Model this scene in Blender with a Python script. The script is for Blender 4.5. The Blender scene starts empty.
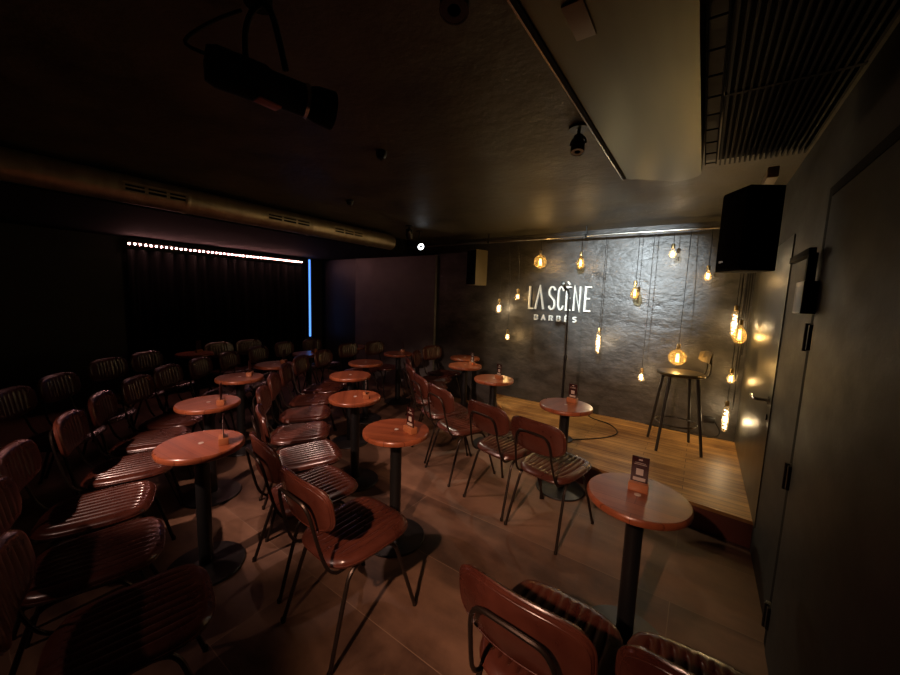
import bpy, bmesh, math, random
from mathutils import Vector, Matrix
PI = math.pi
S = bpy.context.scene
C = S.collection
random.seed(4)

# ------------------------------------------------------------------ camera
F_PX, PITCH, YAW, ROLL, CAM_H = 360.0, math.radians(6.45), math.radians(34.8), math.radians(2.0), 1.62
fw = Vector((-math.sin(YAW)*math.cos(PITCH), math.cos(YAW)*math.cos(PITCH), -math.sin(PITCH)))
r0 = Vector((math.cos(YAW), math.sin(YAW), 0)); u0 = r0.cross(fw)
rt = r0*math.cos(ROLL) + u0*math.sin(ROLL); up = rt.cross(fw)
cd = bpy.data.cameras.new('camera'); cam = bpy.data.objects.new('camera', cd); C.objects.link(cam)
cd.sensor_width = 36; cd.lens = 36*F_PX/900; cd.clip_start = 0.02
M = Matrix((rt, up, -fw)).transposed().to_4x4(); M.translation = (0, 0, CAM_H)
cam.matrix_world = M
S.camera = cam

# ------------------------------------------------------------------ world, lights, exposure
w = bpy.data.worlds.new('world'); S.world = w; w.use_nodes = True
w.node_tree.nodes['Background'].inputs[0].default_value = (0.5, 0.42, 0.36, 1)
w.node_tree.nodes['Background'].inputs[1].default_value = 0.0
S.view_settings.view_transform = 'Standard'
S.view_settings.look = 'None'
S.view_settings.exposure = 0.0
S.view_settings.gamma = 1.0
S.view_settings.use_curve_mapping = False

def spot(name, loc, target, power, color, deg, blend, radius):
    l = bpy.data.lights.new(name, 'SPOT'); l.energy = power*2.3; l.color = color
    l.spot_size = math.radians(deg); l.spot_blend = blend; l.shadow_soft_size = radius
    o = bpy.data.objects.new(name, l); C.objects.link(o); o.location = loc
    o.rotation_euler = (Vector(target)-Vector(loc)).to_track_quat('-Z', 'Y').to_euler()
    return o
# house spots over the audience (behind and above the camera) and the sign spot by the stage
for loc, tgt, pw, deg in (
    ((-0.45, -1.00, 2.40), (-0.60, 2.50, 0.2), 155, 54),
    ((-2.20, -0.90, 2.40), (-2.85, 2.15, 0.1), 135, 46),
    ((-2.35, -1.15, 2.40), (-1.95, 0.45, 0.3), 9, 52),
    ((-2.45, 1.80, 2.40), (-2.35, 2.30, 0.0), 27, 78)):
    spot('house_light', loc, tgt, pw, (1.0, 0.58, 0.40) if loc[0] > -2.2 else (1.0, 0.62, 0.50), deg, 0.65, 0.03)
spot('sign_light', (-0.60, 1.97, 2.33), (-0.9, 4.75, 1.80), 300, (0.84, 0.95, 1.0), 44, 1.0, 0.03)
spot('stage_light', (-3.40, 3.72, 2.28), (-0.7, 4.0, 0.3), 45, (1.0, 0.86, 0.62), 80, 0.8, 0.03)

# ------------------------------------------------------------------ materials
MATS = {}
def mat(name, color, rough=0.5, metal=0.0, coat=0.0, coat_rough=0.1, spec=0.5, emis=None, estr=0.0):
    m = bpy.data.materials.new(name); m.use_nodes = True
    b = m.node_tree.nodes['Principled BSDF']
    b.inputs['Base Color'].default_value = (*color, 1); b.inputs['Roughness'].default_value = rough
    b.inputs['Metallic'].default_value = metal; b.inputs['Coat Weight'].default_value = coat
    b.inputs['Coat Roughness'].default_value = coat_rough; b.inputs['Specular IOR Level'].default_value = spec
    if emis: b.inputs['Emission Color'].default_value = (*emis, 1); b.inputs['Emission Strength'].default_value = estr
    MATS[name] = m
    return m
def N(m, t, **kw):
    n = m.node_tree.nodes.new(t)
    for k, v in kw.items(): setattr(n, k, v)
    return n
def L(m, a, b): m.node_tree.links.new(a, b)
def bsdf(m): return m.node_tree.nodes['Principled BSDF']
def textured(name, c1, c2, scale=(4, 4, 4), detail=5, rough=(0.3, 0.5), bump=0.1, dist=0.01, coords='Object', nscale=1.0, **kw):
    """noise mixed colour, roughness and bump"""
    m = mat(name, c1, **kw)
    tc = N(m, 'ShaderNodeTexCoord'); mp = N(m, 'ShaderNodeMapping'); mp.inputs['Scale'].default_value = scale
    L(m, tc.outputs[coords], mp.inputs['Vector'])
    n = N(m, 'ShaderNodeTexNoise'); n.inputs['Scale'].default_value = nscale; n.inputs['Detail'].default_value = detail
    n.inputs['Roughness'].default_value = 0.6
    L(m, mp.outputs[0], n.inputs['Vector'])
    cr = N(m, 'ShaderNodeValToRGB'); cr.color_ramp.elements[0].position = 0.35; cr.color_ramp.elements[1].position = 0.65
    cr.color_ramp.elements[0].color = (*c1, 1); cr.color_ramp.elements[1].color = (*c2, 1)
    L(m, n.outputs['Fac'], cr.inputs['Fac']); L(m, cr.outputs[0], bsdf(m).inputs['Base Color'])
    mr = N(m, 'ShaderNodeMapRange'); mr.inputs['From Min'].default_value = 0.3; mr.inputs['From Max'].default_value = 0.7
    mr.inputs['To Min'].default_value = rough[0]; mr.inputs['To Max'].default_value = rough[1]
    L(m, n.outputs['Fac'], mr.inputs['Value']); L(m, mr.outputs[0], bsdf(m).inputs['Roughness'])
    if bump:
        bp = N(m, 'ShaderNodeBump'); bp.inputs['Strength'].default_value = bump; bp.inputs['Distance'].default_value = dist
        L(m, n.outputs['Fac'], bp.inputs['Height']); L(m, bp.outputs[0], bsdf(m).inputs['Normal'])
    return m, n, mp

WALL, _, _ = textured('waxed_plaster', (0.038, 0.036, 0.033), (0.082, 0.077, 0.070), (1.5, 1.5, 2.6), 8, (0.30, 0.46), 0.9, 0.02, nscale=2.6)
LITGREY, _, _ = textured('lit_grey_plaster', (0.11, 0.105, 0.10), (0.16, 0.15, 0.14), (1.5, 1.5, 2.2), 7, (0.45, 0.6), 0.3, 0.01, nscale=2.0)  # raised base colour stands in for the light falling on the pier
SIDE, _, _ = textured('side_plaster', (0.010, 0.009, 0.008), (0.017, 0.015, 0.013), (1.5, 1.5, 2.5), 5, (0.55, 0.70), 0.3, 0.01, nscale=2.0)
CEIL, _, _ = textured('ceiling_plaster', (0.040, 0.036, 0.024), (0.085, 0.075, 0.048), (1.5, 1.5, 1), 8, (0.42, 0.58), 0.7, 0.02, nscale=2.0)
BLACK = mat('matt_black', (0.0035, 0.0035, 0.0035), 0.8, spec=0.15)
CURT = mat('curtain_black', (0.003, 0.003, 0.003), 0.95, spec=0.1)
GLOSSB = mat('gloss_black_panel', (0.010, 0.008, 0.009), 0.5)
POLE = mat('pole_black', (0.007, 0.007, 0.007), 0.38)
BASE, _, _ = textured('base_iron', (0.010, 0.010, 0.011), (0.018, 0.016, 0.016), (9, 9, 9), 3, (0.30, 0.42), 0.05, 0.002)
FRAME = mat('frame_metal', (0.035, 0.024, 0.018), 0.38, metal=0.7)
LEATHER, _, _ = textured('oxblood_leather', (0.045, 0.011, 0.007), (0.088, 0.024, 0.014), (5, 5, 5), 4, (0.24, 0.34), 0.1, 0.002, coat=0.5, coat_rough=0.2)
BLOCK = mat('block_wood', (0.42, 0.15, 0.06), 0.35, coat=0.3)
MAROON = mat('card_maroon', (0.035, 0.008, 0.008), 0.3)
PALE = mat('card_pale', (0.55, 0.48, 0.42), 0.4)
CHROME = mat('chrome', (0.55, 0.52, 0.48), 0.25, metal=1.0)
DUCT, _, _ = textured('duct_metal', (0.34, 0.29, 0.20), (0.46, 0.40, 0.28), (3, 12, 3), 3, (0.36, 0.48), 0.05, 0.004, metal=0.8)
PIPE = mat('pipe_steel', (0.55, 0.52, 0.46), 0.3, metal=1.0)
PANEL, _, _ = textured('ceiling_panel_metal', (0.115, 0.125, 0.095), (0.155, 0.165, 0.125), (6, 0.6, 1), 3, (0.30, 0.38), 0.04, 0.003, metal=0.97)
DOORM, _, _ = textured('door_metal', (0.11, 0.105, 0.08), (0.14, 0.13, 0.10), (1, 5, 0.7), 3, (0.34, 0.42), 0.03, 0.004, metal=0.75)
WHITE = mat('sign_white', (0.85, 0.88, 0.84), 0.45)
STOOL = mat('stool_metal', (0.05, 0.046, 0.038), 0.42, metal=0.5)
STOOLSEAT = mat('stool_seat', (0.13, 0.10, 0.05), 0.3, metal=0.6)
BRASS = mat('brass_socket', (0.45, 0.32, 0.14), 0.35, metal=0.9)
FLEX = mat('black_flex', (0.008, 0.007, 0.006), 0.5)
PLATE = mat('pale_plate', (0.35, 0.27, 0.2), 0.5)
RISER = mat('riser_red', (0.12, 0.032, 0.018), 0.45)
SKIRTW = mat('pale_wood', (0.42, 0.33, 0.2), 0.5)
LEDW = mat('led_pink', (1, 0.8, 0.8), 0.4, emis=(1.0, 0.42, 0.38), estr=75)
LEDB = mat('led_blue', (0.3, 0.5, 1), 0.4, emis=(0.10, 0.33, 1.0), estr=1.6)
FIL = mat('filament', (1, 0.8, 0.4), 0.4, emis=(1.0, 0.66, 0.24), estr=9)
FILW = mat('filament_white', (1, 0.9, 0.7), 0.4, emis=(1.0, 0.80, 0.50), estr=11)
LENS = mat('lamp_lens', (1, 1, 1), 0.3, emis=(0.85, 0.95, 1.0), estr=5)
LENSDIM = mat('lamp_lens_ring', (0.55, 0.52, 0.5), 0.3)

def glass(name, tint, glow, scat):
    m = bpy.data.materials.new(name); m.use_nodes = True; nt = m.node_tree; nt.nodes.clear()
    out = N(m, 'ShaderNodeOutputMaterial'); tr = N(m, 'ShaderNodeBsdfTransparent'); gl = N(m, 'ShaderNodeBsdfGlossy')
    tr.inputs[0].default_value = (*tint, 1); gl.inputs[0].default_value = (*glow, 1); gl.inputs['Roughness'].default_value = 0.12
    mx = N(m, 'ShaderNodeMixShader'); lw = N(m, 'ShaderNodeLayerWeight'); lw.inputs['Blend'].default_value = 0.22
    L(m, lw.outputs['Facing'], mx.inputs[0]); L(m, tr.outputs[0], mx.inputs[1]); L(m, gl.outputs[0], mx.inputs[2]); 
    tl = N(m, 'ShaderNodeBsdfTranslucent'); tl.inputs[0].default_value = (*glow, 1)
    m3 = N(m, 'ShaderNodeMixShader'); m3.inputs[0].default_value = scat
    L(m, mx.outputs[0], m3.inputs[1]); L(m, tl.outputs[0], m3.inputs[2]); L(m, m3.outputs[0], out.inputs[0])
    return m
AMBER = glass('amber_glass', (0.99, 0.91, 0.70), (1.0, 0.76, 0.34), 0.05)
CLEAR = glass('clear_glass', (0.98, 0.95, 0.88), (1.0, 0.82, 0.55), 0.05)

def planks(name, c1, c2, seam, pw, pl, rough, grain=30, bump=0.15, coat=0.0, rowoff=0.0):
    m = mat(name, c1, coat=coat, coat_rough=0.2)
    tc = N(m, 'ShaderNodeTexCoord')
    br = N(m, 'ShaderNodeTexBrick'); br.offset = 0.37; br.inputs['Scale'].default_value = 1.0
    br.inputs['Brick Width'].default_value = pl; br.inputs['Row Height'].default_value = pw
    br.inputs['Mortar Size'].default_value = 0.0025; br.inputs['Mortar Smooth'].default_value = 0.4
    br.inputs['Color1'].default_value = (0.25, 0.25, 0.25, 1); br.inputs['Color2'].default_value = (0.8, 0.8, 0.8, 1)
    br.inputs['Mortar'].default_value = (0, 0, 0, 1)
    m0 = N(m, 'ShaderNodeMapping'); m0.inputs['Location'].default_value = (0, -rowoff, 0)
    L(m, tc.outputs['Object'], m0.inputs['Vector']); L(m, m0.outputs[0], br.inputs['Vector'])
    mp = N(m, 'ShaderNodeMapping'); mp.inputs['Scale'].default_value = (1.2, grain, 1)
    L(m, tc.outputs['Object'], mp.inputs['Vector'])
    n = N(m, 'ShaderNodeTexNoise'); n.inputs['Scale'].default_value = 1.0; n.inputs['Detail'].default_value = 6; n.inputs['Distortion'].default_value = 0.6
    L(m, mp.outputs[0], n.inputs['Vector'])
    n2 = N(m, 'ShaderNodeTexNoise'); n2.inputs['Scale'].default_value = 2.6; n2.inputs['Detail'].default_value = 9; n2.inputs['Roughness'].default_value = 0.65
    L(m, tc.outputs['Object'], n2.inputs['Vector'])
    ad = N(m, 'ShaderNodeMath', operation='MULTIPLY_ADD'); ad.inputs[1].default_value = 0.45
    L(m, br.outputs['Color'], ad.inputs[0]); L(m, n.outputs['Fac'], ad.inputs[2])
    a2 = N(m, 'ShaderNodeMath', operation='ADD'); L(m, ad.outputs[0], a2.inputs[0]); L(m, n2.outputs['Fac'], a2.inputs[1])
    mr = N(m, 'ShaderNodeMapRange'); mr.inputs['From Min'].default_value = 0.98; mr.inputs['From Max'].default_value = 1.5
    L(m, a2.outputs[0], mr.inputs['Value'])
    mx = N(m, 'ShaderNodeMix', data_type='RGBA'); mx.inputs['A'].default_value = (*c1, 1); mx.inputs['B'].default_value = (*c2, 1)
    L(m, mr.outputs[0], mx.inputs['Factor'])
    m2 = N(m, 'ShaderNodeMix', data_type='RGBA'); m2.inputs['B'].default_value = (*seam, 1)
    L(m, br.outputs['Fac'], m2.inputs['Factor']); L(m, mx.outputs['Result'], m2.inputs['A']); L(m, m2.outputs['Result'], bsdf(m).inputs['Base Color'])
    mr2 = N(m, 'ShaderNodeMapRange'); mr2.inputs['From Min'].default_value = 0.3; mr2.inputs['From Max'].default_value = 0.7
    mr2.inputs['To Min'].default_value = rough[0]; mr2.inputs['To Max'].default_value = rough[1]
    L(m, n2.outputs['Fac'], mr2.inputs['Value']); L(m, mr2.outputs[0], bsdf(m).inputs['Roughness'])
    bp = N(m, 'ShaderNodeBump'); bp.inputs['Strength'].default_value = bump; bp.inputs['Distance'].default_value = 0.003
    L(m, n.outputs['Fac'], bp.inputs['Height']); L(m, bp.outputs[0], bsdf(m).inputs['Normal'])
    return m
FLOOR = planks('dark_floor_boards', (0.055, 0.028, 0.017), (0.21, 0.115, 0.068), (0.20, 0.125, 0.08), 0.53, 1.7, (0.40, 0.62), 4, 0.3, rowoff=0.08)
STAGE = planks('stage_oak_boards', (0.18, 0.075, 0.018), (0.56, 0.31, 0.10), (0.07, 0.035, 0.014), 0.075, 0.9, (0.40, 0.52), 30)
TOPW = planks('table_red_wood', (0.19, 0.048, 0.019), (0.34, 0.096, 0.038), (0.16, 0.038, 0.015), 0.09, 0.9, (0.26, 0.34), 30, 0.02, 0.3)

# ------------------------------------------------------------------ helpers
def obj(name, bm, m, parent=None, smooth=True):
    me = bpy.data.meshes.new(name); bm.normal_update(); bm.to_mesh(me); bm.free(); me.materials.append(m)
    if smooth:
        for p in me.polygons: p.use_smooth = True
        try: me.set_sharp_from_angle(angle=math.radians(38))
        except Exception: pass
    o = bpy.data.objects.new(name, me); C.objects.link(o); o.parent = parent
    return o
def thing(name, label, cat, loc=(0, 0, 0), rotz=0.0, group=None):
    o = bpy.data.objects.new(name, None); C.objects.link(o); o.empty_display_size = 0.1
    o.location = loc; o.rotation_euler = (0, 0, rotz); o['label'] = label; o['category'] = cat
    if group: o['group'] = group
    return o
def tag(o, label, cat, group=None):
    o['label'] = label; o['category'] = cat
    if group: o['group'] = group
    return o
def struct(name, bm, m, smooth=False):
    o = obj(name, bm, m, None, smooth); o['kind'] = 'structure'; return o
def dup(root, loc, rotz, label, group=None):
    r = root.copy(); C.objects.link(r); r.location = loc; r.rotation_euler = (0, 0, rotz); r['label'] = label
    if group: r['group'] = group
    for ch in list(root.children):
        c = ch.copy(); C.objects.link(c); c.parent = r
        for g in list(ch.children):
            d = g.copy(); C.objects.link(d); d.parent = c
    return r
def box(bm, a, b, rot=None, bev=0.0):
    """axis box from corner a to corner b, optional matrix"""
    a, b = Vector(a), Vector(b); c = (a+b)/2; s = b-a
    mm = Matrix.Translation(c) @ Matrix.Diagonal((abs(s.x), abs(s.y), abs(s.z), 1))
    if rot is not None: mm = rot @ mm
    g = bmesh.ops.create_cube(bm, size=1, matrix=mm)
    if bev:
        es = list({e for v in g['verts'] for e in v.link_edges})
        bmesh.ops.bevel(bm, geom=es, offset=bev, segments=2, profile=0.6, affect='EDGES')
    return bm
def lathe(bm, prof, seg=40, mtx=None):
    rings = []
    for r, z in prof:
        if r < 1e-6:
            v = bm.verts.new((0, 0, z)); rings.append([v])
        else:
            rings.append([bm.verts.new((r*math.cos(2*PI*k/seg), r*math.sin(2*PI*k/seg), z)) for k in range(seg)])
    for A, B in zip(rings, rings[1:]):
        if len(A) == 1 and len(B) == 1: continue
        for k in range(seg):
            k2 = (k+1) % seg
            if len(A) == 1: bm.faces.new((A[0], B[k2], B[k]))
            elif len(B) == 1: bm.faces.new((A[k], A[k2], B[0]))
            else: bm.faces.new((A[k], A[k2], B[k2], B[k]))
    vs = [v for R in rings for v in R]
    if mtx is not None:
        for v in vs: v.co = mtx @ v.co
    return bm
def smooth_path(pts, n=6):
    P = [Vector(p) for p in pts]; out = []
    for i in range(len(P)-1):
        p0 = P[max(i-1, 0)]; p1 = P[i]; p2 = P[i+1]; p3 = P[min(i+2, len(P)-1)]
        for k in range(n):
            t = k/n
            out.append(0.5*((2*p1)+(p2-p0)*t+(2*p0-5*p1+4*p2-p3)*t*t+(3*p1-p0-3*p2+p3)*t**3))
    out.append(P[-1]); return out
def tube(bm, pts, r, seg=8, cap=True):
    P = [Vector(p) for p in pts]; rings = []; prev = None
    rr = r if isinstance(r, (list, tuple)) else [r]*len(P)
    for i, p in enumerate(P):
        t = (P[min(i+1, len(P)-1)]-P[max(i-1, 0)])
        t = t.normalized() if t.length > 1e-9 else Vector((0, 0, 1))
        if prev is None:
            a = t.orthogonal().normalized()
        else:
            a = (prev-t*prev.dot(t)); a = a.normalized() if a.length > 1e-6 else t.orthogonal().normalized()
        prev = a; b = t.cross(a)
        rings.append([bm.verts.new(p+(a*math.cos(2*PI*k/seg)+b*math.sin(2*PI*k/seg))*rr[i]) for k in range(seg)])
    for A, B in zip(rings, rings[1:]):
        for k in range(seg): bm.faces.new((A[k], A[(k+1) % seg], B[(k+1) % seg], B[k]))
    if cap: bm.faces.new(rings[0][::-1]); bm.faces.new(rings[-1])
    return bm
def NB(): return bmesh.new()
def cyl_between(bm, a, b, r, seg=16, r2=None):
    return tube(bm, [a, b], [r, r if r2 is None else r2], seg)

# ------------------------------------------------------------------ room
XR, XL, YB, YF, ZC, ZS = 0.41, -6.6, 4.75, -2.6, 2.50, 2.28
struct('floor', box(NB(), (XL-.1, YF-.1, -0.1), (XR+.1, YB+.1, 0)), FLOOR)
struct('wall_back', box(NB(), (XL-.1, YB, 0), (XR+.1, YB+.1, ZC+.1)), WALL)
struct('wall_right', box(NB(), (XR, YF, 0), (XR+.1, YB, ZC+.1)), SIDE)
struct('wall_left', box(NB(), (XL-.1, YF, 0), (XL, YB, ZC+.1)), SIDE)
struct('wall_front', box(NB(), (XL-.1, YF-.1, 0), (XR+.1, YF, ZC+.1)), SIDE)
struct('ceiling', box(NB(), (XL-.1, YF-.1, ZC), (XR+.1, YB+.1, ZC+.1)), CEIL)
struct('trim_1', box(NB(), (XL, YF, ZS), (-3.98, YB, ZC)), BLACK)                       # lowered ceiling on the left
struct('trim_2', box(NB(), (-5.53, YB-.05, 0), (-3.60, YB, ZS)), LITGREY)                 # shallow wall pier
struct('trim_3', box(NB(), (XL, YB-.03, 0), (-5.53, YB, ZS)), GLOSSB)                  # black gloss panel beside the curtain
# stage
stage_pts = [(XR, 3.03), (0.06, 3.06), (-0.62, 3.17), (-1.10, 3.27), (-1.50, 3.55), (-1.85, 3.95), (-2.20, 4.35), (-2.42, YB-.006), (XR-.001, YB-.006)]
def slab(pts, z0, z1, bm=None):
    bm = bm or NB()
    lo = [bm.verts.new((x, y, z0)) for x, y in pts]; hi = [bm.verts.new((x, y, z1)) for x, y in pts]
    bm.faces.new(lo[::-1]); bm.faces.new(hi)
    for i in range(len(pts)):
        j = (i+1) % len(pts); bm.faces.new((lo[i], lo[j], hi[j], hi[i]))
    bmesh.ops.recalc_face_normals(bm, faces=bm.faces[:])
    return bm
st = thing('stage_platform', 'low curved-front stage with honey oak boards and dark red riser', 'stage', (-0.9, 3.9, 0))
def wparent(o, p):
    o.parent = p; o.location = Vector(o.location) - Vector(p.location); return o
wparent(obj('deck', slab(stage_pts, 0.175, 0.20), STAGE, None, False), st)
inner = [(XR, 3.045), (0.06, 3.075), (-0.62, 3.185), (-1.09, 3.285), (-1.485, 3.56), (-1.835, 3.96), (-2.185, 4.36), (-2.40, YB-.006), (XR-.001, YB-.006)]
rs = wparent(obj('riser', slab(inner, 0, 0.175), RISER, None, False), st); rs['label'] = 'dark red riser'

# right wall: stage door, near door
d = thing('door_1', 'glossy grey metal door beside the stage with lever handle', 'door', (XR, 3.45, 0.2)); d['kind'] = 'structure'
obj('door_panel', box(NB(), (-0.006, -0.50, 0.0), (0.004, 1.28, 1.86), bev=0.001), DOORM, d)
h = NB(); tube(h, [(-0.004, -0.42, 0.83), (-0.075, -0.42, 0.83)], 0.011, 10); tube(h, smooth_path([(-0.075, -0.42, 0.83), (-0.085, -0.40, 0.832), (-0.085, -0.30, 0.835)], 4), 0.009, 10)
lathe(h, [(0, 0), (0.026, 0), (0.026, 0.008), (0, 0.008)], 20, Matrix.Translation((-0.004, -0.42, 0.83)) @ Matrix.Rotation(-PI/2, 4, 'Y'))
hd = obj('door_handle', h, CHROME, d)
h = NB(); lathe(h, [(0, 0), (0.02, 0), (0.02, 0.01), (0, 0.01)], 16, Matrix.Translation((-0.004, -0.42, 0.72)) @ Matrix.Rotation(-PI/2, 4, 'Y')); obj('lock', h, POLE, d)
d = thing('door_2', 'plain dark door leaf on the right wall nearest the camera', 'door', (XR, 1.55, 0)); d['kind'] = 'structure'
obj('door_panel', box(NB(), (-0.022, -0.60, 0.01), (-0.002, 0.58, 2.08), bev=0.003), SIDE, d)
b = NB(); box(b, (-0.016, 0.60, 0), (-0.002, 0.655, 2.13)); box(b, (-0.016, -0.67, 0), (-0.002, -0.62, 2.13)); box(b, (-0.016, -0.62, 2.09), (-0.002, 0.60, 2.13))
obj('door_frame', b, BLACK, d, False)
for z in (0.18, 0.87, 1.5):
    b = NB(); box(b, (-0.034, 0.57, z-.055), (-0.002, 0.63, z+.055), bev=0.004); cyl_between(b, (-0.034, 0.60, z-.06), (-0.034, 0.60, z+.06), 0.009, 10)
    obj('hinge', b, POLE, d)
t = thing('door_closer', 'black door closer box with folded arm on dark right wall', 'door closer', (XR, 2.22, 1.72))
obj('closer_body', box(NB(), (-0.07, -0.10, -0.12), (0.0, 0.06, 0.02), bev=0.006), POLE, t)
b = NB(); box(b, (-0.065, -0.08, 0.13), (-0.04, 0.34, 0.16), bev=0.003); box(b, (-0.06, -0.06, 0.02), (-0.03, -0.03, 0.14)); obj('closer_arm', b, BLACK, t)

# ------------------------------------------------------------------ ceiling panel, cable tray, grille
t = thing('ceiling_panel', 'long brushed grey metal ceiling panel with rounded end', 'ceiling panel', (-0.235, 0.5, 2.30))
pts = [(-0.175, -2.4), (0.165, -2.4), (0.165, 1.88)]
for k in range(7):
    a = k/6*PI/2; pts.append((0.05+0.115*math.cos(a), 1.82+0.10*math.sin(a)))
for k in range(4):
    a = PI/2+k/3*PI/2; pts.append((-0.13+0.045*math.cos(a), 1.73+0.045*math.sin(a)))
pts = [p for i, p in enumerate(pts) if i != 2]
obj('panel_body', slab(pts, 0, 0.195), PANEL, t, False)
b = NB(); box(b, (-0.190, -2.4, -0.006), (-0.176, 1.73, 0.03)); obj('edge_gap', b, BLACK, t, False)
b = NB(); box(b, (-0.198, -2.4, -0.002), (-0.191, 1.74, 0.02)); obj('edge_lip', b, CHROME, t, False)
tag(obj('access_plate', box(NB(), (-0.335, 0.885, 2.294), (-0.285, 1.015, 2.2995), bev=0.002), PLATE), 'small pale rectangular plate stuck under the ceiling panel', 'plate')
t = thing('cable_tray', 'narrow wire cable tray running between ceiling panel and grille', 'cable tray', (-0.035, 0.5, 2.33))
b = NB()
for x in (-0.022, 0.022): tube(b, [(x, -2.4, 0), (x, 1.80, 0)], 0.003, 6)
obj('side_wire', b, BLACK, t)
b = NB(); tube(b, [(-0.022, 0, 0), (0.022, 0, 0)], 0.003, 6); o = obj('rung', b, BLACK, t); o.location = (0, -0.6, 0)
for k in range(1, 18):
    c = o.copy(); C.objects.link(c); c.parent = t; c.location = (0, -0.6+0.14*k, 0)
b = NB(); box(b, (-0.020, -2.4, 0.02), (0.022, 1.80, 0.17)); obj('tray_back', b, SIDE, t, False)
t = thing('air_grille', 'long black slatted ceiling air grille above the right wall', 'air grille', (0.15, 0.5, 2.30))
b = NB(); box(b, (-0.155, -2.4, 0.02), (0.155, 1.72, 0.197)); obj('grille_box', b, BLACK, t, False)
b = NB()
for k in range(17):
    x = -0.15+k*0.0185; box(b, (x, -2.4, -0.008), (x+0.007, 1.715, 0.022))
for y in (-1.2, 0.0, 1.0): box(b, (-0.155, y, -0.009), (0.155, y+0.015, 0.0))
SL = mat('slat_dark', (0.0035, 0.003, 0.003), 0.6, spec=0.2); obj('slat_panel', b, SL, t, False)
tag(obj('wall_vent_block', box(NB(), (0.225, 2.72, 2.34), (0.275, 3.00, 2.40), bev=0.004), SKIRTW), 'pale perforated block glimpsed above the right wall speaker', 'block')

# ------------------------------------------------------------------ pipe, duct
t = thing('wall_pipe', 'long thin steel pipe under the ceiling carrying the hanging bulbs', 'pipe', (-1.6, 4.45, 2.385))
b = NB(); cyl_between(b, (-2.4, 0, 0), (2.0, 0, 0), 0.014, 14); obj('tube', b, PIPE, t)
for x in (-2.2, -0.9, 0.4, 1.7):
    b = NB(); cyl_between(b, (x, 0, 0), (x, 0, 0.115), 0.006, 8); lathe(b, [(0.018, -0.012), (0.018, 0.012)], 14, Matrix.Translation((x, 0, 0)) @ Matrix.Rotation(PI/2, 4, 'Y')); obj('pipe_bracket', b, POLE, t)
t = thing('air_duct', 'round brass-tinted metal air duct running under the ceiling at left', 'duct', (-3.75, 1.0, 2.365))
b = NB(); cyl_between(b, (0, -3.2, 0), (0, 2.82, 0), 0.105, 40); obj('duct_pipe', b, DUCT, t)
for y in (-1.0, 0.30, 1.50, 2.40):
    b = NB(); lathe(b, [(0.108, -0.02), (0.112, 0), (0.108, 0.02)], 40, Matrix.Translation((0, y, 0)) @ Matrix.Rotation(PI/2, 4, 'X')); obj('duct_collar', b, DUCT, t)
for y0, y1 in ((-0.12, 0.30), (0.98, 1.46), (1.78, 2.22)):
    b = NB(); n = 3; a0, a1 = math.radians(-16), math.radians(14)
    w_ = (y1-y0)/n
    for k in range(n):
        for q in range(2):
            za = math.radians(-12+14*q)
            for s in range(3):
                aa = za+math.radians(3)*s; x = 0.1065*math.cos(aa); z = 0.1065*math.sin(aa)
                box(b, (x-0.002, y0+k*w_+0.012, z-0.003), (x+0.001, y0+(k+1)*w_-0.012, z+0.003))
    o = obj('vent_slot', b, BLACK, t, False); o['label'] = 'black vent slots'
    b = NB()
    for z in (-0.033, 0.034):
        box(b, (0.095, y0, z-0.003), (0.108, y1, z+0.003))
    box(b, (0.10, y0, -0.001), (0.112, y1, 0.003))
    obj('vent_frame', b, DUCT, t, False)

# ------------------------------------------------------------------ curtain + LED strips
b = NB(); n = 150; y0, y1 = 1.56, 4.26; cols = []
for i in range(n+1):
    y = y0+(y1-y0)*i/n; x = -6.52+0.03*math.sin(i*0.75)+0.012*math.sin(i*0.31)
    cols.append((b.verts.new((x, y, 0.03)), b.verts.new((x-0.01, y, 2.12))))
for A, B in zip(cols, cols[1:]): b.faces.new((A[0], B[0], B[1], A[1]))
o = obj('black_curtain', b, CURT); sm = o.modifiers.new('thick', 'SOLIDIFY'); sm.thickness = 0.006
tag(o, 'wide black curtain hanging on the left wall under the light strip', 'curtain')
t = thing('light_strip', 'horizontal strip of small pinkish white lights above the black curtain', 'light strip', (-6.49, 2.88, 2.19))
obj('strip_channel', box(box(NB(), (-0.10, -1.31, -0.02), (-0.005, 1.31, 0.02), bev=0.003), (-0.10, -1.31, 0.020), (0.050, 1.31, 0.026)), BLACK, t)  # second box is a hood added to keep bead light off the soffit
b = NB(); bmesh.ops.create_icosphere(b, subdivisions=2, radius=0.012); bead = obj('led_bead', b, LEDW, t)
nb = 44
for i in range(nb):
    o = bead if i == 0 else bead.copy()
    if i: C.objects.link(o)
    o.parent = t; o.location = (0, -1.29+2.58*i/(nb-1), 0)
t = thing('blue_light_strip', 'thin vertical blue light strip at the right end of the curtain', 'light strip', (-6.50, 4.36, 0))
obj('strip_channel', box(NB(), (-0.10, -0.025, 0.70), (-0.012, 0.03, 2.28), bev=0.003), BLACK, t)
obj('strip_diffuser', box(NB(), (-0.014, -0.018, 0.72), (0.0, 0.020, 2.26), bev=0.003), LEDB, t)

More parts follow.
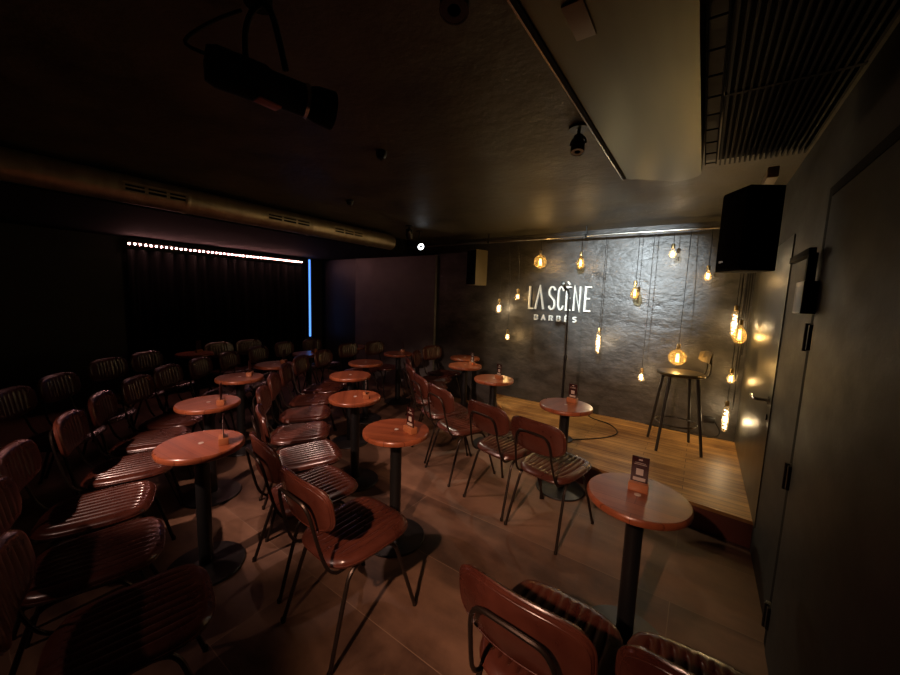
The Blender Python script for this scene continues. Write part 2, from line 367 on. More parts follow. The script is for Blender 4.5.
# ------------------------------------------------------------------ sign
SIGNY = 4.728
sg = thing('wall_sign', 'raised white lettering LA SCÈNE BARBÈS on the dark stage wall', 'sign', (-1.99, SIGNY, 1.50))
def ribbon(bm, pts, wd, d0=-0.022, d1=0.018, closed=False):
    P = [Vector((p[0], p[1])) for p in pts]; n = len(P); Lf = []; Rt = []
    for i in range(n):
        if closed: a, c = P[i-1], P[(i+1) % n]
        else: a, c = P[max(i-1, 0)], P[min(i+1, n-1)]
        t1 = (P[i]-a); t2 = (c-P[i])
        t1 = t1.normalized() if t1.length > 1e-9 else t2.normalized(); t2 = t2.normalized() if t2.length > 1e-9 else t1
        tt = (t1+t2).normalized() if (t1+t2).length > 1e-6 else t1
        nn = Vector((-tt.y, tt.x)); k = 1/max(0.5, nn.dot(Vector((-t1.y, t1.x))))
        Lf.append(P[i]+nn*wd/2*k); Rt.append(P[i]-nn*wd/2*k)
    def ring(i): return [bm.verts.new((Lf[i].x, d0, Lf[i].y)), bm.verts.new((Rt[i].x, d0, Rt[i].y)), bm.verts.new((Rt[i].x, d1, Rt[i].y)), bm.verts.new((Lf[i].x, d1, Lf[i].y))]
    R = [ring(i) for i in range(n)]
    prs = list(zip(R, R[1:]))+([(R[-1], R[0])] if closed else [])
    for A, B in prs:
        for k in range(4): bm.faces.new((A[k], A[(k+1) % 4], B[(k+1) % 4], B[k]))
    if not closed: bm.faces.new(R[0][::-1]); bm.faces.new(R[-1])
    bmesh.ops.recalc_face_normals(bm, faces=bm.faces[:])
def arc(cx, cy, rx, ry, a0, a1, n=8): return [(cx+rx*math.cos(math.radians(a0+(a1-a0)*k/n)), cy+ry*math.sin(math.radians(a0+(a1-a0)*k/n))) for k in range(n+1)]
# glyph strokes in a 1 x 1 cell
G = {
 'L': [[(0.1, 1), (0.1, 0.02), (0.85, 0.02)]],
 'A': [[(0.05, 0), (0.48, 1), (0.95, 0)]],
 'S': [arc(0.5, 0.76, 0.38, 0.22, 20, 200, 8)+[(0.2, 0.62), (0.75, 0.42)]+arc(0.5, 0.24, 0.38, 0.22, 20, -160, 8)],
 'C': [arc(0.55, 0.72, 0.38, 0.26, 20, 180, 7)+arc(0.55, 0.28, 0.38, 0.26, 180, 340, 7)],
 'E': [[(0.9, 0.98), (0.15, 0.98), (0.15, 0.02), (0.9, 0.02)], [(0.15, 0.52), (0.72, 0.52)]],
 'N': [[(0.1, 0), (0.1, 1), (0.85, 0), (0.85, 1)]],
 'B': [[(0.12, 0.02), (0.12, 0.98), (0.6, 0.98)]+arc(0.6, 0.75, 0.26, 0.23, 90, -90, 5)+[(0.12, 0.52), (0.6, 0.52)]+arc(0.6, 0.27, 0.28, 0.25, 90, -90, 5)+[(0.12, 0.02)]],
 'R': [[(0.12, 0), (0.12, 0.98), (0.6, 0.98)]+arc(0.6, 0.73, 0.26, 0.25, 90, -90, 5)+[(0.12, 0.48)], [(0.5, 0.48), (0.9, 0)]],
}
def letter(ch, x, z, wd, ht, sw, accent=False, bar=False, lean=0.0):
    b = NB()
    for s in G[ch]:
        ribbon(b, [(x+(px+lean*(py))*wd, z+py*ht) for px, py in s], sw)
    if ch == 'A' and bar: ribbon(b, [(x+0.25*wd, z+0.36*ht), (x+0.75*wd, z+0.36*ht)], sw*0.8)
    if accent: ribbon(b, [(x+0.22*wd, z+1.28*ht if ht < 0.1 else z+ht+0.062), (x+0.62*wd, z+1.10*ht if ht < 0.1 else z+ht+0.022)], sw*0.85)
    obj('letter', b, WHITE, sg, False)
# LA SCÈNE : tall narrow letters, 0.84 m wide, about 0.30 m high
for ch, x, wd, acc in (('L', 0.013, 0.078, 0), ('A', 0.105, 0.125, 0), ('S', 0.285, 0.105, 0), ('C', 0.408, 0.092, 0), ('E', 0.520, 0.075, 1), ('N', 0.618, 0.098, 0), ('E', 0.752, 0.095, 0)):
    letter(ch, x, -0.005, wd, 0.31, 0.019, bool(acc))
x = 0.105
for i, ch in enumerate('BARBES'):
    letter(ch, x, -0.150, 0.052, 0.066, 0.012, i == 4, True); x += 0.104

# ------------------------------------------------------------------ hanging bulbs
def bulb(kind, x, z, y, label, power, col=(1.0, 0.62, 0.25), zw=2.385, white=False):
    t = thing('pendant_bulb', label, 'light bulb', (x, y, z), 0, 'filament bulbs hanging by the stage wall')
    R = {'globe': 0.082, 'tube': 0.028, 'pear': 0.044, 'flask': 0.056, 'small': 0.034}[kind]
    Hh = {'globe': 0.082, 'tube': 0.12, 'pear': 0.070, 'flask': 0.078, 'small': 0.046}[kind]
    if kind == 'globe': prof = [(0, -R)]+[(R*math.sin(a), -R*math.cos(a)) for a in [k*PI/14 for k in range(1, 12)]]+[(0.020, R*0.97), (0.016, R*1.15)]
    elif kind == 'tube': prof = [(0, -0.135), (0.016, -0.132), (0.025, -0.122), (0.028, -0.105), (0.028, 0.085), (0.024, 0.105), (0.015, 0.125)]
    else: prof = [(0, -Hh*1.1), (R*0.5, -Hh*1.03), (R*0.87, -Hh*0.75), (R, -Hh*0.35), (R*0.93, 0), (R*0.7, Hh*0.45), (0.013, Hh*0.95), (0.012, Hh*1.15)]
    g = NB(); lathe(g, prof, 32); obj('glass', g, AMBER if kind in ('globe', 'flask', 'pear') and not white else CLEAR, t)
    top = prof[-1][1]
    f = NB(); fr = 0.0024
    if kind == 'tube':
        pts = [(0.014*math.cos(k*0.55), 0.014*math.sin(k*0.55), -0.115+0.20*k/64) for k in range(65)]; tube(f, pts, fr, 5)
    else:
        hh = Hh*0.6; rr_ = 0.011 if kind != 'globe' else 0.014
        for q in range(4):
            a = q*PI/2+0.4; tube(f, [(rr_*math.cos(a), rr_*math.sin(a), -hh), (rr_*0.6*math.cos(a), rr_*0.6*math.sin(a), hh*0.75)], fr, 5)
    obj('filament', f, FILW if white else FIL, t)
    s = NB(); lathe(s, [(0, top+0.048), (0.012, top+0.046), (0.017, top+0.036), (0.017, top-0.002), (0.012, top-0.004)], 16); obj('socket', s, BRASS, t)
    c = NB(); tube(c, smooth_path([(0, 0, top+0.045), (0.003, 0.0, (zw-z)*0.5), (0, 4.45-y, zw-z)], 4), 0.0035, 6); obj('flex', c, FLEX, t)
    l = bpy.data.lights.new('bulb_light', 'POINT'); l.energy = power*2.3; l.color = col; l.shadow_soft_size = 0.02
    lo = bpy.data.objects.new('bulb_light', l); C.objects.link(lo); lo.parent = t; lo.location = (0, 0, -0.01)
WC = (1.0, 0.74, 0.44)
for a in [
 ('globe', -1.74, 2.10, 4.45, 'large amber globe bulb high above the letters LA of the sign', 1.6),
 ('pear', -1.24, 2.08, 4.45, 'amber pear bulb high above the right end of the sign', 1.0),
 ('pear', -0.63, 1.74, 4.45, 'dim amber bulb hanging alone right of the sign', 0.5),
 ('small', -2.06, 1.66, 4.53, 'small bulb just left of the letter L of the sign', 0.7),
 ('pear', -2.36, 1.49, 4.58, 'bright white bulb farthest left on the stage wall', 1.1, WC, 2.385, True),
 ('small', -2.19, 1.10, 4.55, 'lowest bulb of the group left of the sign', 0.8),
 ('tube', -0.97, 1.15, 4.45, 'long tubular bulb hanging below the right end of the sign', 1.1, WC, 2.385, True),
 ('small', -0.49, 0.81, 4.45, 'small bright bulb hanging low to the left of the bar stool', 0.9, WC, 2.385, True),
 ('small', -0.31, 2.15, 4.45, 'small bright bulb right under the pipe above the bar stool', 1.0, WC, 2.385, True),
 ('small', 0.01, 1.92, 4.45, 'small amber bulb beneath the left edge of the right wall speaker', 0.9),
 ('globe', -0.165, 1.085, 4.32, 'large amber globe bulb hanging right over the bar stool seat', 2.0),
 ('tube', 0.265, 1.46, 4.45, 'upper spiral tube bulb of the cluster in the stage corner', 1.2, WC, 2.385, True),
 ('flask', 0.305, 1.365, 4.30, 'amber flask bulb beside the upper tube bulb in the corner', 1.2),
 ('small', 0.29, 0.92, 4.45, 'small bulb midway down the corner cluster of bulbs', 0.9),
 ('tube', 0.285, 0.52, 4.42, 'lowest spiral tube bulb near the stage floor in the corner', 1.2, WC, 2.385, True),
]: bulb(*a)

# corner cables hanging under the speaker
t = thing('hanging_cable', 'bundle of spare cables hanging down in the stage corner', 'cable', (0.34, 4.50, 0.9))
for k, (dx, z0) in enumerate(((-0.015, 0.0), (0.0, -0.3), (0.018, 0.25))):
    b = NB(); tube(b, smooth_path([(dx, 0.0, 1.48), (dx+0.006, 0.01, 0.8), (dx-0.004, 0.0, z0)], 5), 0.005, 6); obj('strand', b, FLEX, t)

# ------------------------------------------------------------------ loudspeakers
t = thing('wall_speaker', 'large black loudspeaker hanging high on the right wall by the stage', 'speaker', (0.125, 2.22, 1.795), math.radians(31))
b = NB(); box(b, (0.006, 0.0, 0.0), (0.165, 0.185, 0.395), bev=0.006); obj('cabinet', b, BLACK, t)
b = NB(); box(b, (0.0, 0.008, 0.012), (0.007, 0.177, 0.383), bev=0.002); obj('grille', b, CURT, t)
b = NB(); box(b, (-0.003, 0.12, 0.045), (0.001, 0.15, 0.055)); o = obj('badge', b, CHROME, t)
b = NB(); box(b, (0.16, 0.05, 0.24), (0.20, 0.08, 0.32), bev=0.004); obj('bracket', b, POLE, t)
b = NB(); box(b, (0.168, 0.05, 0.02), (0.186, 0.085, 0.17), bev=0.002); o = obj('mounting_wedge', b, SKIRTW, t); o['label'] = 'pale wooden strip'
t = thing('wall_speaker', 'black loudspeaker on the back wall left of the bulbs, gold-lit side', 'speaker', (-2.73, 4.58, 1.80), math.radians(-15))
b = NB(); box(b, (-0.09, -0.13, 0.0), (0.09, 0.10, 0.50), bev=0.008); obj('cabinet', b, mat('speaker_lit_gold', (0.16, 0.13, 0.07), 0.45), t)  # black cabinet with the bulbs' golden light put into its colour
b = NB(); box(b, (-0.088, -0.142, 0.008), (0.088, -0.129, 0.492), bev=0.004); obj('grille', b, CURT, t)
b = NB(); box(b, (-0.02, 0.09, 0.2), (0.02, 0.12, 0.3)); obj('bracket', b, POLE, t)
t = thing('junction_box', 'small dark junction box low on the stage wall behind the stool', 'socket box', (0.17, 4.735, 0.37))
obj('box_body', box(NB(), (-0.05, -0.03, 0), (0.05, 0.015, 0.06), bev=0.006), POLE, t)
b = NB(); tube(b, smooth_path([(0.05, 0, 0.01), (0.10, 0.0, -0.10), (0.02, -0.05, -0.155), (-0.25, -0.03, -0.16), (-0.6, -0.01, -0.162)], 6), 0.005, 6); obj('cable_tail', b, FLEX, t)

# ------------------------------------------------------------------ ceiling lamps
def ceiling_spot(loc, aim, label, r=0.045, ln=0.12, lens=LENSDIM, drop=0.10):
    t = thing('ceiling_spotlight', label, 'spotlight', loc)
    b = NB(); lathe(b, [(0, 0), (0.05, 0), (0.05, -0.012), (0, -0.012)], 20); cyl_between(b, (0, 0, 0), (0, 0, -drop*0.6), 0.009, 8); obj('mount', b, POLE, t)
    q = Vector(aim).normalized().to_track_quat('-Z', 'Y').to_matrix().to_4x4(); mm = Matrix.Translation((0, 0, -drop)) @ q
    b = NB(); lathe(b, [(0, ln*0.55), (r*0.7, ln*0.5), (r*0.8, ln*0.2), (r, ln*0.1), (r, -ln*0.45), (r*0.9, -ln*0.45), (r*0.88, -ln*0.38)], 24, mm); obj('lamp_head', b, POLE, t)
    b = NB(); lathe(b, [(r*0.45, -ln*0.40), (r*0.88, -ln*0.40), (r*0.88, -ln*0.44), (r*0.45, -ln*0.44)], 24, mm); obj('lens_ring', b, lens, t)
    b = NB(); tube(b, smooth_path([(r*1.15*math.cos(a), r*1.15*math.sin(a)*0, -drop+r*1.3*math.sin(a)) for a in [k*PI/8 for k in range(9)]], 2), 0.005, 6); obj('yoke', b, POLE, t)
    return t
ceiling_spot((-0.60, 1.95, 2.50), (0.05, -0.2, -1), 'small black ceiling spotlight with pale lens ring beside the metal panel', 0.034, 0.09, drop=0.085)
ceiling_spot((-3.28, 3.90, 2.50), (1.0, -0.45, -0.5), 'lit black spotlight at the far end of the metal air duct', 0.05, 0.13, LENS, 0.19)
ceiling_spot((-3.16, 3.55, 2.50), (-0.3, 0.6, -0.6), 'unlit black spotlight just beside the lit one near the duct end', 0.045, 0.12, POLE, 0.10)
ceiling_spot((-0.62, 0.86, 2.50), (0.1, -0.2, -1), 'black ceiling spotlight at the top edge of the photo, nearly overhead', 0.04, 0.10, POLE, 0.08)
for (x, y, lb) in ((-1.72, 1.66, 'small round black smoke detector on the middle of the ceiling'), (-2.85, 2.35, 'small black ceiling button nearer to the air duct')):
    t = thing('ceiling_detector', lb, 'detector', (x, y, 2.50)); b = NB(); lathe(b, [(0, 0), (0.035, 0), (0.035, -0.02), (0.022, -0.045), (0, -0.05)], 20); obj('housing', b, POLE, t)
    b = NB(); lathe(b, [(0.008, -0.049), (0.008, -0.056), (0, -0.057)], 12); obj('sensor_tip', b, CHROME, t)
# big theatre lantern
t = thing('theatre_lantern', 'large black theatre lantern hanging from ceiling at upper left', 'stage lantern', (-1.12, 0.62, 2.50))
a = Vector((-0.11, -0.13, -0.24)); e = Vector((0.0, 0.20, -0.255)); dirv = (e-a).normalized()
q = dirv.to_track_quat('Z', 'Y').to_matrix().to_4x4(); mm = Matrix.Translation(a) @ q; ln = (e-a).length
b = NB(); lathe(b, [(0, 0), (0.045, 0.005), (0.055, 0.03), (0.055, ln*0.45), (0.048, ln*0.5), (0.048, ln*0.78)], 24, mm); obj('lamp_body', b, BLACK, t)
b = NB(); lathe(b, [(0.046, ln*0.78), (0.052, ln*0.79), (0.052, ln*0.82), (0.046, ln*0.83)], 24, mm); obj('lens_ring', b, CHROME, t)
b = NB(); lathe(b, [(0.046, ln*0.83), (0.056, ln*0.90), (0.060, ln*1.06), (0.056, ln*1.06), (0.044, ln*0.86)], 24, mm); obj('front_hood', b, BLACK, t)
b = NB(); tube(b, smooth_path([(-0.125, 0.0, -0.22), (-0.13, 0, -0.08), (-0.06, 0, -0.035), (0.02, 0, -0.08), (0.025, 0.04, -0.22)], 5), 0.009, 8); obj('yoke', b, BLACK, t)
b = NB(); lathe(b, [(0, 0), (0.04, 0), (0.04, -0.035), (0, -0.04)], 16, Matrix.Translation((-0.05, 0, 0))); obj('clamp', b, BLACK, t)
b = NB(); box(b, (-0.055, -0.02, -0.312), (-0.015, 0.05, -0.306), bev=0.002); o = obj('warning_label', b, mat('warning_red', (0.30, 0.08, 0.05), 0.5), t); o['label'] = 'reddish sticker'
b = NB(); tube(b, smooth_path([(-0.10, -0.12, -0.22), (-0.20, -0.14, -0.16), (-0.24, -0.05, -0.04), (-0.15, 0, -0.01)], 6), 0.005, 6); obj('power_cable', b, BLACK, t)

# ------------------------------------------------------------------ bar stool
t = thing('bar_stool', 'tall dark metal bar stool with low curved back on the stage', 'bar stool', (-0.12, 4.17, 0.20), math.radians(17))
for sx, sy in ((-1, -1), (-1, 1), (1, -1), (1, 1)):
    b = NB(); tube(b, [(sx*0.19, sy*0.19, 0), (sx*0.115, sy*0.115, 0.735)], [0.013, 0.017], 10); obj('leg', b, STOOL, t)
b = NB(); tube(b, [(0.178*math.cos(k*PI/16), 0.178*math.sin(k*PI/16), 0.255) for k in range(33)], 0.008, 8, False); obj('foot_ring', b, STOOL, t)
def seat_disc(rx, ry, z0, z1, n=48, p=3.0):
    b = NB(); prof = [(0.0, z0), (0.92, z0), (1.0, z0+(z1-z0)*0.3), (1.0, z0+(z1-z0)*0.7), (0.94, z1), (0.5, z1-0.004), (0.0, z1-0.006)]
    lathe(b, prof, n)
    for v in b.verts:
        r = math.hypot(v.co.x, v.co.y)
        if r > 1e-6:
            a = math.atan2(v.co.y, v.co.x); k = (abs(math.cos(a))**p+abs(math.sin(a))**p)**(-1/p)
            v.co.x *= k*rx; v.co.y *= k*ry
    return b
obj('seat', seat_disc(0.20, 0.19, 0.732, 0.765, p=2.6), STOOLSEAT, t)
b = NB()
for s in (-1, 1): tube(b, smooth_path([(0.10, s*0.05, 0.728), (0.20, s*0.05, 0.735), (0.232, s*0.05, 0.80), (0.225, s*0.05, 0.95)], 5), 0.008, 8)
obj('back_bracket', b, STOOL, t)
b = NB(); nn = 14; rows = []
for i in range(nn+1):
    yy = -0.15+0.30*i/nn; xx = 0.222-0.035*(yy/0.15)**2; hh = 0.055*(1-(abs(yy)/0.15)**4*0.35)
    rows.append([b.verts.new((xx+dx, yy, 0.925+dz*hh)) for dx, dz in ((-0.006, -1), (0.006, -1), (0.016, 1), (0.004, 1))])
for A, B in zip(rows, rows[1:]):
    for k in range(4): b.faces.new((A[k], A[(k+1) % 4], B[(k+1) % 4], B[k]))
b.faces.new(rows[0][::-1]); b.faces.new(rows[-1]); bmesh.ops.recalc_face_normals(b, faces=b.faces[:])
obj('backrest', b, STOOLSEAT, t)

# ------------------------------------------------------------------ microphone stand + cable
t = thing('microphone_stand', 'tall thin black microphone stand on stage in front of the sign', 'microphone stand', (-1.09, 3.62, 0.20))
b = NB(); lathe(b, [(0, 0), (0.125, 0), (0.128, 0.012), (0.11, 0.02), (0.02, 0.03), (0.018, 0.06), (0, 0.06)], 32); obj('base', b, BASE, t)
b = NB(); tube(b, [(0, 0, 0.03), (0, 0, 0.85)], 0.014, 10); tube(b, [(0, 0, 0.83), (-0.01, 0, 1.50)], 0.010, 10); lathe(b, [(0.015, 0.82), (0.018, 0.83), (0.018, 0.87), (0.012, 0.88)], 16); obj('pole', b, POLE, t)
b = NB(); tube(b, [(-0.012, 0, 1.49), (-0.02, -0.01, 1.53), (-0.045, -0.05, 1.55)], 0.012, 10); obj('clip', b, POLE, t)
m_ = thing('microphone', 'black handheld microphone clipped on top of the tall stand', 'microphone', (-1.125, 3.55, 1.755))
dv = Vector((0.12, -0.9, 0.30)).normalized(); q = dv.to_track_quat('Z', 'Y').to_matrix().to_4x4()
b = NB(); lathe(b, [(0, -0.09), (0.011, -0.088), (0.013, -0.02), (0.018, 0.06)], 16, q); obj('mic_body', b, POLE, m_)
b = NB(); lathe(b, [(0.018, 0.06), (0.025, 0.075), (0.026, 0.09), (0.020, 0.11), (0, 0.118)], 16, q); obj('mic_grille', b, STOOL, m_)
b = NB(); tube(b, smooth_path([(-1.0, 3.64, 0.207), (-0.86, 3.78, 0.206), (-0.70, 3.98, 0.206), (-0.64, 4.2, 0.206), (-0.76, 4.42, 0.206), (-0.98, 4.52, 0.206), (-1.06, 4.63, 0.206), (-1.04, 4.71, 0.206)], 6), 0.006, 6)
tag(obj('microphone_cable', b, FLEX), 'black cable curling across the stage floor from the microphone stand', 'cable')

# ------------------------------------------------------------------ bistro tables
TZ = 0.75
def make_table(loc, label):
    t = thing('bistro_table', label, 'table', loc, 0, 'round wooden pedestal tables')
    b = NB(); lathe(b, [(0, TZ-0.036), (0.205, TZ-0.036), (0.214, TZ-0.030), (0.217, TZ-0.018), (0.215, TZ-0.006), (0.209, TZ), (0, TZ)], 64); obj('table_top', b, TOPW, t)
    b = NB(); lathe(b, [(0, 0.018), (0.0375, 0.018), (0.0375, TZ-0.045), (0, TZ-0.045)], 24); obj('pole', b, POLE, t)
    b = NB(); lathe(b, [(0, 0), (0.20, 0), (0.203, 0.006), (0.198, 0.012), (0.06, 0.022), (0.045, 0.028), (0, 0.028)], 56); obj('base', b, BASE, t)
    b = NB(); box(b, (-0.10, -0.025, TZ-0.046), (0.10, 0.025, TZ-0.036)); box(b, (-0.025, -0.10, TZ-0.046), (0.025, 0.10, TZ-0.036)); obj('mounting_plate', b, POLE, t, False)
    b = NB(); lathe(b, [(0, TZ), (0.014, TZ), (0.014, TZ+0.002), (0.009, TZ+0.0035), (0, TZ+0.003)], 20); o = obj('badge', b, PALE, t); o['label'] = 'small metal disc in the middle of the table top'  # pale colour stands in for the bright reflection on the metal
    return t
def make_card(loc, rz, label):
    t = thing('card_holder', label, 'menu card', loc, rz, 'menu cards in wooden blocks')
    b = NB(); box(b, (-0.042, -0.025, 0.0), (0.042, 0.025, 0.040), bev=0.003); obj('block', b, BLOCK, t)
    b = NB(); box(b, (-0.036, -0.002, 0.034), (0.036, 0.002, 0.162)); o = obj('card', b, MAROON, t, False)
    b = NB(); box(b, (-0.026, -0.0032, 0.046), (0.026, -0.0021, 0.062)); box(b, (-0.015, -0.0032, 0.074), (0.015, -0.0021, 0.104)); box(b, (-0.027, -0.0032, 0.124), (0.027, -0.0021, 0.126)); box(b, (-0.022, -0.0032, 0.131), (0.022, -0.0021, 0.133)); box(b, (-0.008, -0.0032, 0.144), (0.008, -0.0021, 0.150))
    p = obj('card_print', b, PALE, o, False)
    return t
TABLES = [
 # x, y, table label, card (x, y, angle) or None, where
 (-0.165, 1.785, 'nearest round table at lower right, beside the right wall and stage', (-0.17, 1.835, 2), 'on the table nearest the right wall'),
 (-0.87, 3.00, 'round table at the stage front with the microphone stand behind it', (-0.85, 3.11, -8), 'on the table in front of the microphone stand'),
 (-1.80, 3.46, 'round table at the left corner of the stage boards, yellow glint on it', (-1.75, 3.48, -20), 'on the table at the left stage corner'),
 (-2.45, 3.89, 'front one of two overlapping tables near the back wall, with card', (-2.38, 3.95, -30), 'on the nearer of two tables by the back wall'),
 (-2.78, 4.40, 'farther of two overlapping tables near the back wall, no card on it', None, ''),
 (-1.56, 1.67, 'nearest table in the centre, right of the chair row, orange card block', (-1.46, 1.69, -12), 'on the nearest centre table'),
 (-2.35, 2.00, 'second table of the centre row, behind the nearest centre table', (-2.25, 2.03, -42), 'on the second table of the centre row'),
 (-3.04, 2.52, 'third table of the centre row, bare top, between chair backs', None, ''),
 (-3.48, 3.13, 'fourth table of the centre row, bare top, before two dark chairs', None, ''),
 (-3.70, 3.97, 'table alone before the grey back wall on a long black pole', (-3.72, 4.09, -60), 'on the lone table by the grey back wall'),
 (-4.68, 3.95, 'distant table behind the two farthest dark chairs', None, ''),
 (-2.25, 0.81, 'large looking table at left front reflecting the pink light strip', (-2.16, 0.89, -23), 'on the front left table, seen edge on'),
 (-3.05, 1.16, 'second table of the left row, pinkish top, over a lit floor disc', (-2.93, 1.20, -32), 'on the second table of the left row'),
 (-3.74, 1.71, 'third table of the left row, dark top with pale rim', (-3.72, 1.80, -42), 'on the third table of the left row'),
 (-4.13, 2.29, 'fourth table of the left row, beside the curved line of chair backs', (-4.12, 2.40, -54), 'on the fourth table of the left row'),
 (-4.56, 3.03, 'fifth table of the left row, nearest below the blue light strip', (-4.62, 3.16, -66), 'on the table below the blue light strip'),
 (-5.52, 1.96, 'farthest left table standing alone in the dark rear rows', (-5.55, 2.02, -70), 'on the dark farthest left table'),
]
T0 = None; K0 = None
for x, y, lb, card, where in TABLES:
    lb = lb if lb.startswith(('round', 'nearest', 'large', 'front', 'farther', 'second', 'third', 'fourth', 'fifth', 'table', 'distant', 'farthest')) else lb
    if T0 is None: T0 = make_table((x, y, 0), lb)
    else: dup(T0, (x, y, 0), random.uniform(0, 6), lb)
    if card:
        cl = 'maroon menu card in wooden block '+where
        if K0 is None: K0 = make_card((card[0], card[1], TZ), math.radians(card[2]), cl)
        else: dup(K0, (card[0], card[1], TZ), math.radians(card[2]), cl)

# ------------------------------------------------------------------ chairs
def cushion(hw, hd, top, bot, ridges, depth, margin, nx=66, ny=26, p=3.6):
    """rounded cushion in the xy plane with channels running along y"""
    b = NB()
    def mapsq(u, v):
        k = max(abs(u), abs(v))
        if k < 1e-9: return 0.0, 0.0
        a = math.atan2(v, u); r = (abs(math.cos(a))**p+abs(math.sin(a))**p)**(-1/p)
        # keep columns straight in the middle, round only the outline
        sq = 1/max(abs(math.cos(a)), abs(math.sin(a)))
        f = 1+(r/sq-1)*k**3
        return u*f, v*f
    def height(u, v):
        e = max(abs(u), abs(v)); edge = (1-e**6)**0.5 if e < 1 else 0
        mu = min(1, max(0, (margin-abs(v))/0.08)) * min(1, max(0, (margin-abs(u))/0.06))
        rp = abs(math.sin(u*ridges*PI/2))**0.6 - 1
        return top*edge + rp*depth*mu*edge
    T = {}; Bt = {}
    for i in range(nx+1):
        for j in range(ny+1):
            u = -1+2*i/nx; v = -1+2*j/ny; x, y = mapsq(u, v)
            T[i, j] = b.verts.new((x*hw, y*hd, height(u, v)))
            if 0 < i < nx and 0 < j < ny: 
                if i % 6 == 0 and j % 6 == 0 or True:
                    pass
    for i in range(nx):
        for j in range(ny): b.faces.new((T[i, j], T[i+1, j], T[i+1, j+1], T[i, j+1]))
    rim = [(i, 0) for i in range(nx)]+[(nx, j) for j in range(ny)]+[(i, ny) for i in range(nx, 0, -1)]+[(0, j) for j in range(ny, 0, -1)]
    prev = [T[r] for r in rim]
    for sc, z in ((1.0, bot*0.35), (0.985, bot*0.8), (0.94, bot)):
        cur = [b.verts.new((T[r].co.x*sc, T[r].co.y*sc, z)) for r in rim]; n = len(rim)
        for k in range(n): b.faces.new((prev[k], cur[k], cur[(k+1) % n], prev[(k+1) % n]))
        prev = cur
    b.faces.new(prev[::-1])
    bmesh.ops.recalc_face_normals(b, faces=b.faces[:])
    return b
def piping(hw, hd, z, r, p=3.6, n=64):
    pts = []
    for k in range(n+1):
        a = 2*PI*k/n; rr = (abs(math.cos(a))**p+abs(math.sin(a))**p)**(-1/p); pts.append((hw*rr*math.cos(a), hd*rr*math.sin(a), z))
    b = NB(); tube(b, pts, r, 6, False); return b
def bend_back(b):
    tilt = Matrix.Rotation(math.radians(90-9), 4, 'X')
    # local cushion: x width, y height, z thickness towards the sitter -> stand it up
    for v in b.verts:
        x, y, z = v.co
        yy = y; zz = z
        P = Vector((x, 0, 0))
        fwd = zz + 0.030*(x/0.20)**2
        ang = math.radians(9)
        v.co = Vector((x, -0.256 + fwd*math.cos(ang) - yy*math.sin(ang), 0.726 + yy*math.cos(ang) + fwd*math.sin(ang)))
    return b
def make_chair(label):
    t = thing('cafe_chair', label, 'chair', (0, 0, 0), 0)
    b = cushion(0.206, 0.226, 0.026, -0.022, 11, 0.017, 0.80, 88, 28)
    for v in b.verts:
        v.co.x *= 1+0.05*(v.co.y/0.215); v.co.z += 0.446 + 0.010*(v.co.y/0.215); v.co.y += 0.032
    s = obj('seat', b, LEATHER, t)
    b = piping(0.207, 0.227, 0, 0.0035)
    for v in b.verts: v.co.x *= 1+0.05*(v.co.y/0.215); v.co.z += 0.442 + 0.010*(v.co.y/0.215); v.co.y += 0.032
    obj('piping', b, LEATHER, s)
    k = obj('backrest', bend_back(cushion(0.206, 0.113, 0.020, -0.016, 11, 0.006, 0.74, 88, 20, 3.2)), LEATHER, t)
    b = bend_back(piping(0.207, 0.114, -0.004, 0.0035, 3.2)); obj('piping', b, LEATHER, k)
    b = bend_back(piping(0.198, 0.102, -0.0155, 0.002, 3.2)); 
    me = bpy.data.objects.new  # second seam on the rear face
    obj('rear_seam', b, LEATHER, k)
    R = 0.0098
    for sx in (-1, 1):
        b = NB(); tube(b, smooth_path([(sx*0.165, 0.0, 0.412), (sx*0.168, -0.08, 0.405), (sx*0.172, -0.125, 0.375), (sx*0.178, -0.155, 0.30), (sx*0.200, -0.245, 0.008)], 5), R, 8); lathe(b, [(0, 0), (0.012, 0), (0.012, 0.018), (0.009, 0.022)], 10, Matrix.Translation((sx*0.2005, -0.247, 0))); obj('leg', b, FRAME, t)
        b = NB(); tube(b, smooth_path([(sx*0.165, 0.0, 0.412), (sx*0.168, 0.09, 0.408), (sx*0.174, 0.135, 0.38), (sx*0.184, 0.165, 0.30), (sx*0.216, 0.247, 0.008)], 5), R, 8); lathe(b, [(0, 0), (0.012, 0), (0.012, 0.018), (0.009, 0.022)], 10, Matrix.Translation((sx*0.2165, 0.249, 0))); obj('leg', b, FRAME, t)
    b = NB()
    for y in (-0.06, 0.08): tube(b, [(-0.166, y, 0.414), (0.166, y, 0.414)], 0.008, 8)
    for x in (-0.12, 0.12): tube(b, [(x, -0.15, 0.420), (x, 0.15, 0.430)], 0.006, 6)
    obj('seat_frame', b, FRAME, t)
    b = NB(); half = [(-0.10, 0.02, 0.416), (-0.135, -0.06, 0.410), (-0.150, -0.15, 0.408), (-0.152, -0.195, 0.425), (-0.148, -0.232, 0.48), (-0.137, -0.264, 0.60), (-0.126, -0.285, 0.70), (-0.098, -0.298, 0.752), (-0.045, -0.305, 0.764)]
    tube(b, smooth_path(half+[(-x, y, z) for x, y, z in half[::-1]], 4), 0.0075, 8); obj('back_frame', b, FRAME, t)
    return t
G1 = 'chairs behind the nearest right table'; G2 = 'chairs of the front row along the stage'; G3 = 'chairs of the middle row'; G4 = 'chairs of the left row'; G5 = 'chairs of the darkest rear row'
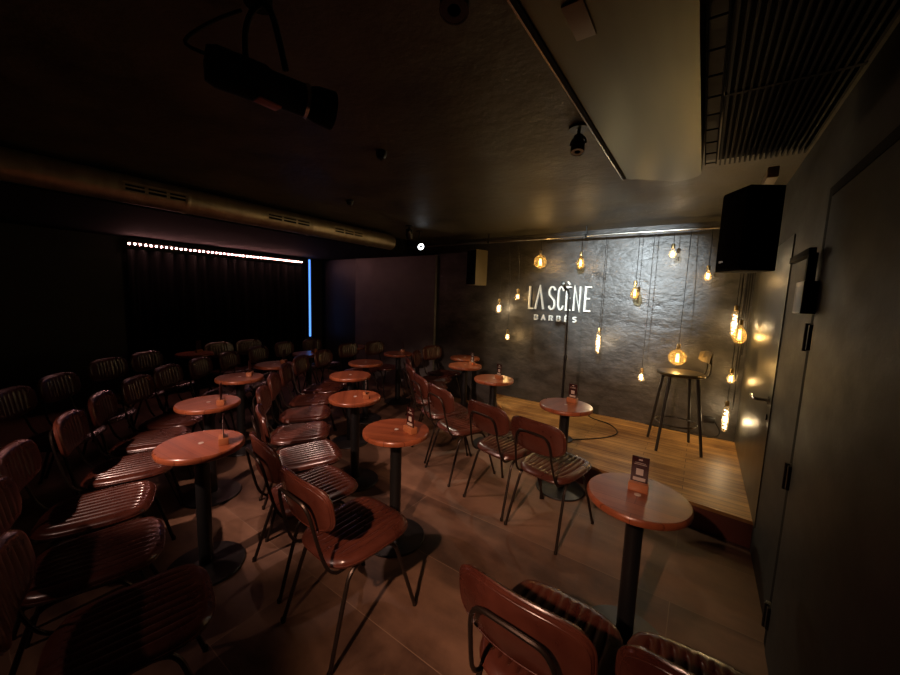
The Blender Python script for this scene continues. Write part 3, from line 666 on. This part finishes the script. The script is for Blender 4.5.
# backrest-top centre x, y, heading (0 = facing the back wall), label, group
CH = [
 (-0.34, 0.865, -3, 'oxblood leather chair cut by the bottom edge, left of two backs at bottom centre', G1),
 (0.115, 0.90, 2, 'oxblood chair in the bottom corner by the right wall, only its top visible', G1),
 (-0.825, 2.22, -11, 'brown leather chair nearest the stage, rightmost of the front row, black frame showing', G2),
 (-1.26, 2.33, -14, 'second chair from the right in the row along the stage', G2),
 (-1.83, 2.505, -22, 'third chair from the right in the row along the stage', G2),
 (-2.25, 2.745, -31, 'fourth chair from the right in the row along the stage', G2),
 (-2.65, 3.05, -36, 'fifth chair from the right in the row along the stage, narrow in view', G2),
 (-3.02, 3.44, -43, 'sixth chair from the right along the stage, mostly hidden by its neighbours', G2),
 (-3.26, 3.88, -64, 'olive-lit chair near the grey wall, left of the one facing the room', G2),
 (-3.45, 4.47, -98, 'farthest olive-lit chair in the back corner with its front turned to camera', G2),
 (-1.35, 0.865, -4, 'large oxblood chair in the lower centre with ribbed seat half in shadow', G3),
 (-1.87, 0.965, -10, 'chair directly left of the large lower centre chair, back overlapping it', G3),
 (-2.36, 1.22, -25, 'third chair of the middle row, dark back seen nearly edge on', G3),
 (-2.83, 1.47, -37, 'fourth chair of the middle row, ribbed seat before the second centre table', G3),
 (-3.23, 1.78, -39, 'fifth chair of the middle row with a pale glint along its back', G3),
 (-3.61, 2.12, -44, 'sixth chair of the middle row, right of the fourth left table', G3),
 (-3.96, 2.52, -56, 'seventh chair of the middle row, rounded back alone against dark', G3),
 (-4.17, 2.99, -68, 'last chair of the middle row, farthest and just below the blue strip', G3),
 (-1.60, 0.06, -14, 'dark red ribbed chair in the bottom left corner, nearest of the left row', G4),
 (-2.14, 0.07, -17, 'second dark red chair from the bottom in the left row', G4),
 (-2.62, 0.17, -21, 'third chair of the left row, ribbed back cut by the left edge', G4),
 (-3.06, 0.42, -24, 'fourth chair of the left row, seat reaching under the front left table', G4),
 (-3.51, 0.65, -28, 'fifth chair of the left row, ribbed pinkish seat behind the front left table', G4),
 (-3.95, 0.96, -44, 'sixth chair of the left row, pale glint on the top of its back', G4),
 (-4.32, 1.29, -50, 'seventh chair of the left row with a bright seat corner beside it', G4),
 (-4.58, 1.67, -51, 'eighth chair of the left row, behind the second left table', G4),
 (-4.80, 2.07, -55, 'ninth chair of the left row, behind the third left table', G4),
 (-5.05, 2.56, -63, 'tenth chair of the left row, behind the fourth left table', G4),
 (-5.25, 3.06, -71, 'eleventh chair of the left row, left of the fifth left table', G4),
 (-5.30, 3.58, -79, 'twelfth chair of the left row, right under the blue strip', G4),
 (-4.50, 3.68, -86, 'left one of the two far chairs before the reddish distant table', G4),
 (-4.42, 4.16, -92, 'right one of the two far chairs before the reddish distant table', G4),
 (-4.10, 0.27, -38, 'rear row chair barely visible in the dark at the left edge', G5),
 (-4.50, 0.57, -42, 'rear row chair in the dark, second from the left edge', G5),
 (-5.15, 1.02, -58, 'rear row chair with faint lit top edge, left of the pair before the dark table', G5),
 (-5.42, 1.42, -60, 'rear row chair with faint lit top edge, right of the pair before the dark table', G5),
 (-5.78, 2.36, -80, 'rear row chair just right of the dark farthest left table', G5),
 (-5.80, 2.80, -85, 'last visible rear row chair below the middle of the light strip', G5),
]
ch0 = None
for x, y, ang, lb, g in CH:
    a = math.radians(ang); off = Matrix.Rotation(a, 3, 'Z') @ Vector((0, 0.243, 0)); p = (x+off.x, y+off.y, 0)
    if ch0 is None:
        ch0 = make_chair(lb); ch0.location = p; ch0.rotation_euler = (0, 0, a); ch0['group'] = g
    else: dup(ch0, p, a, lb, g)
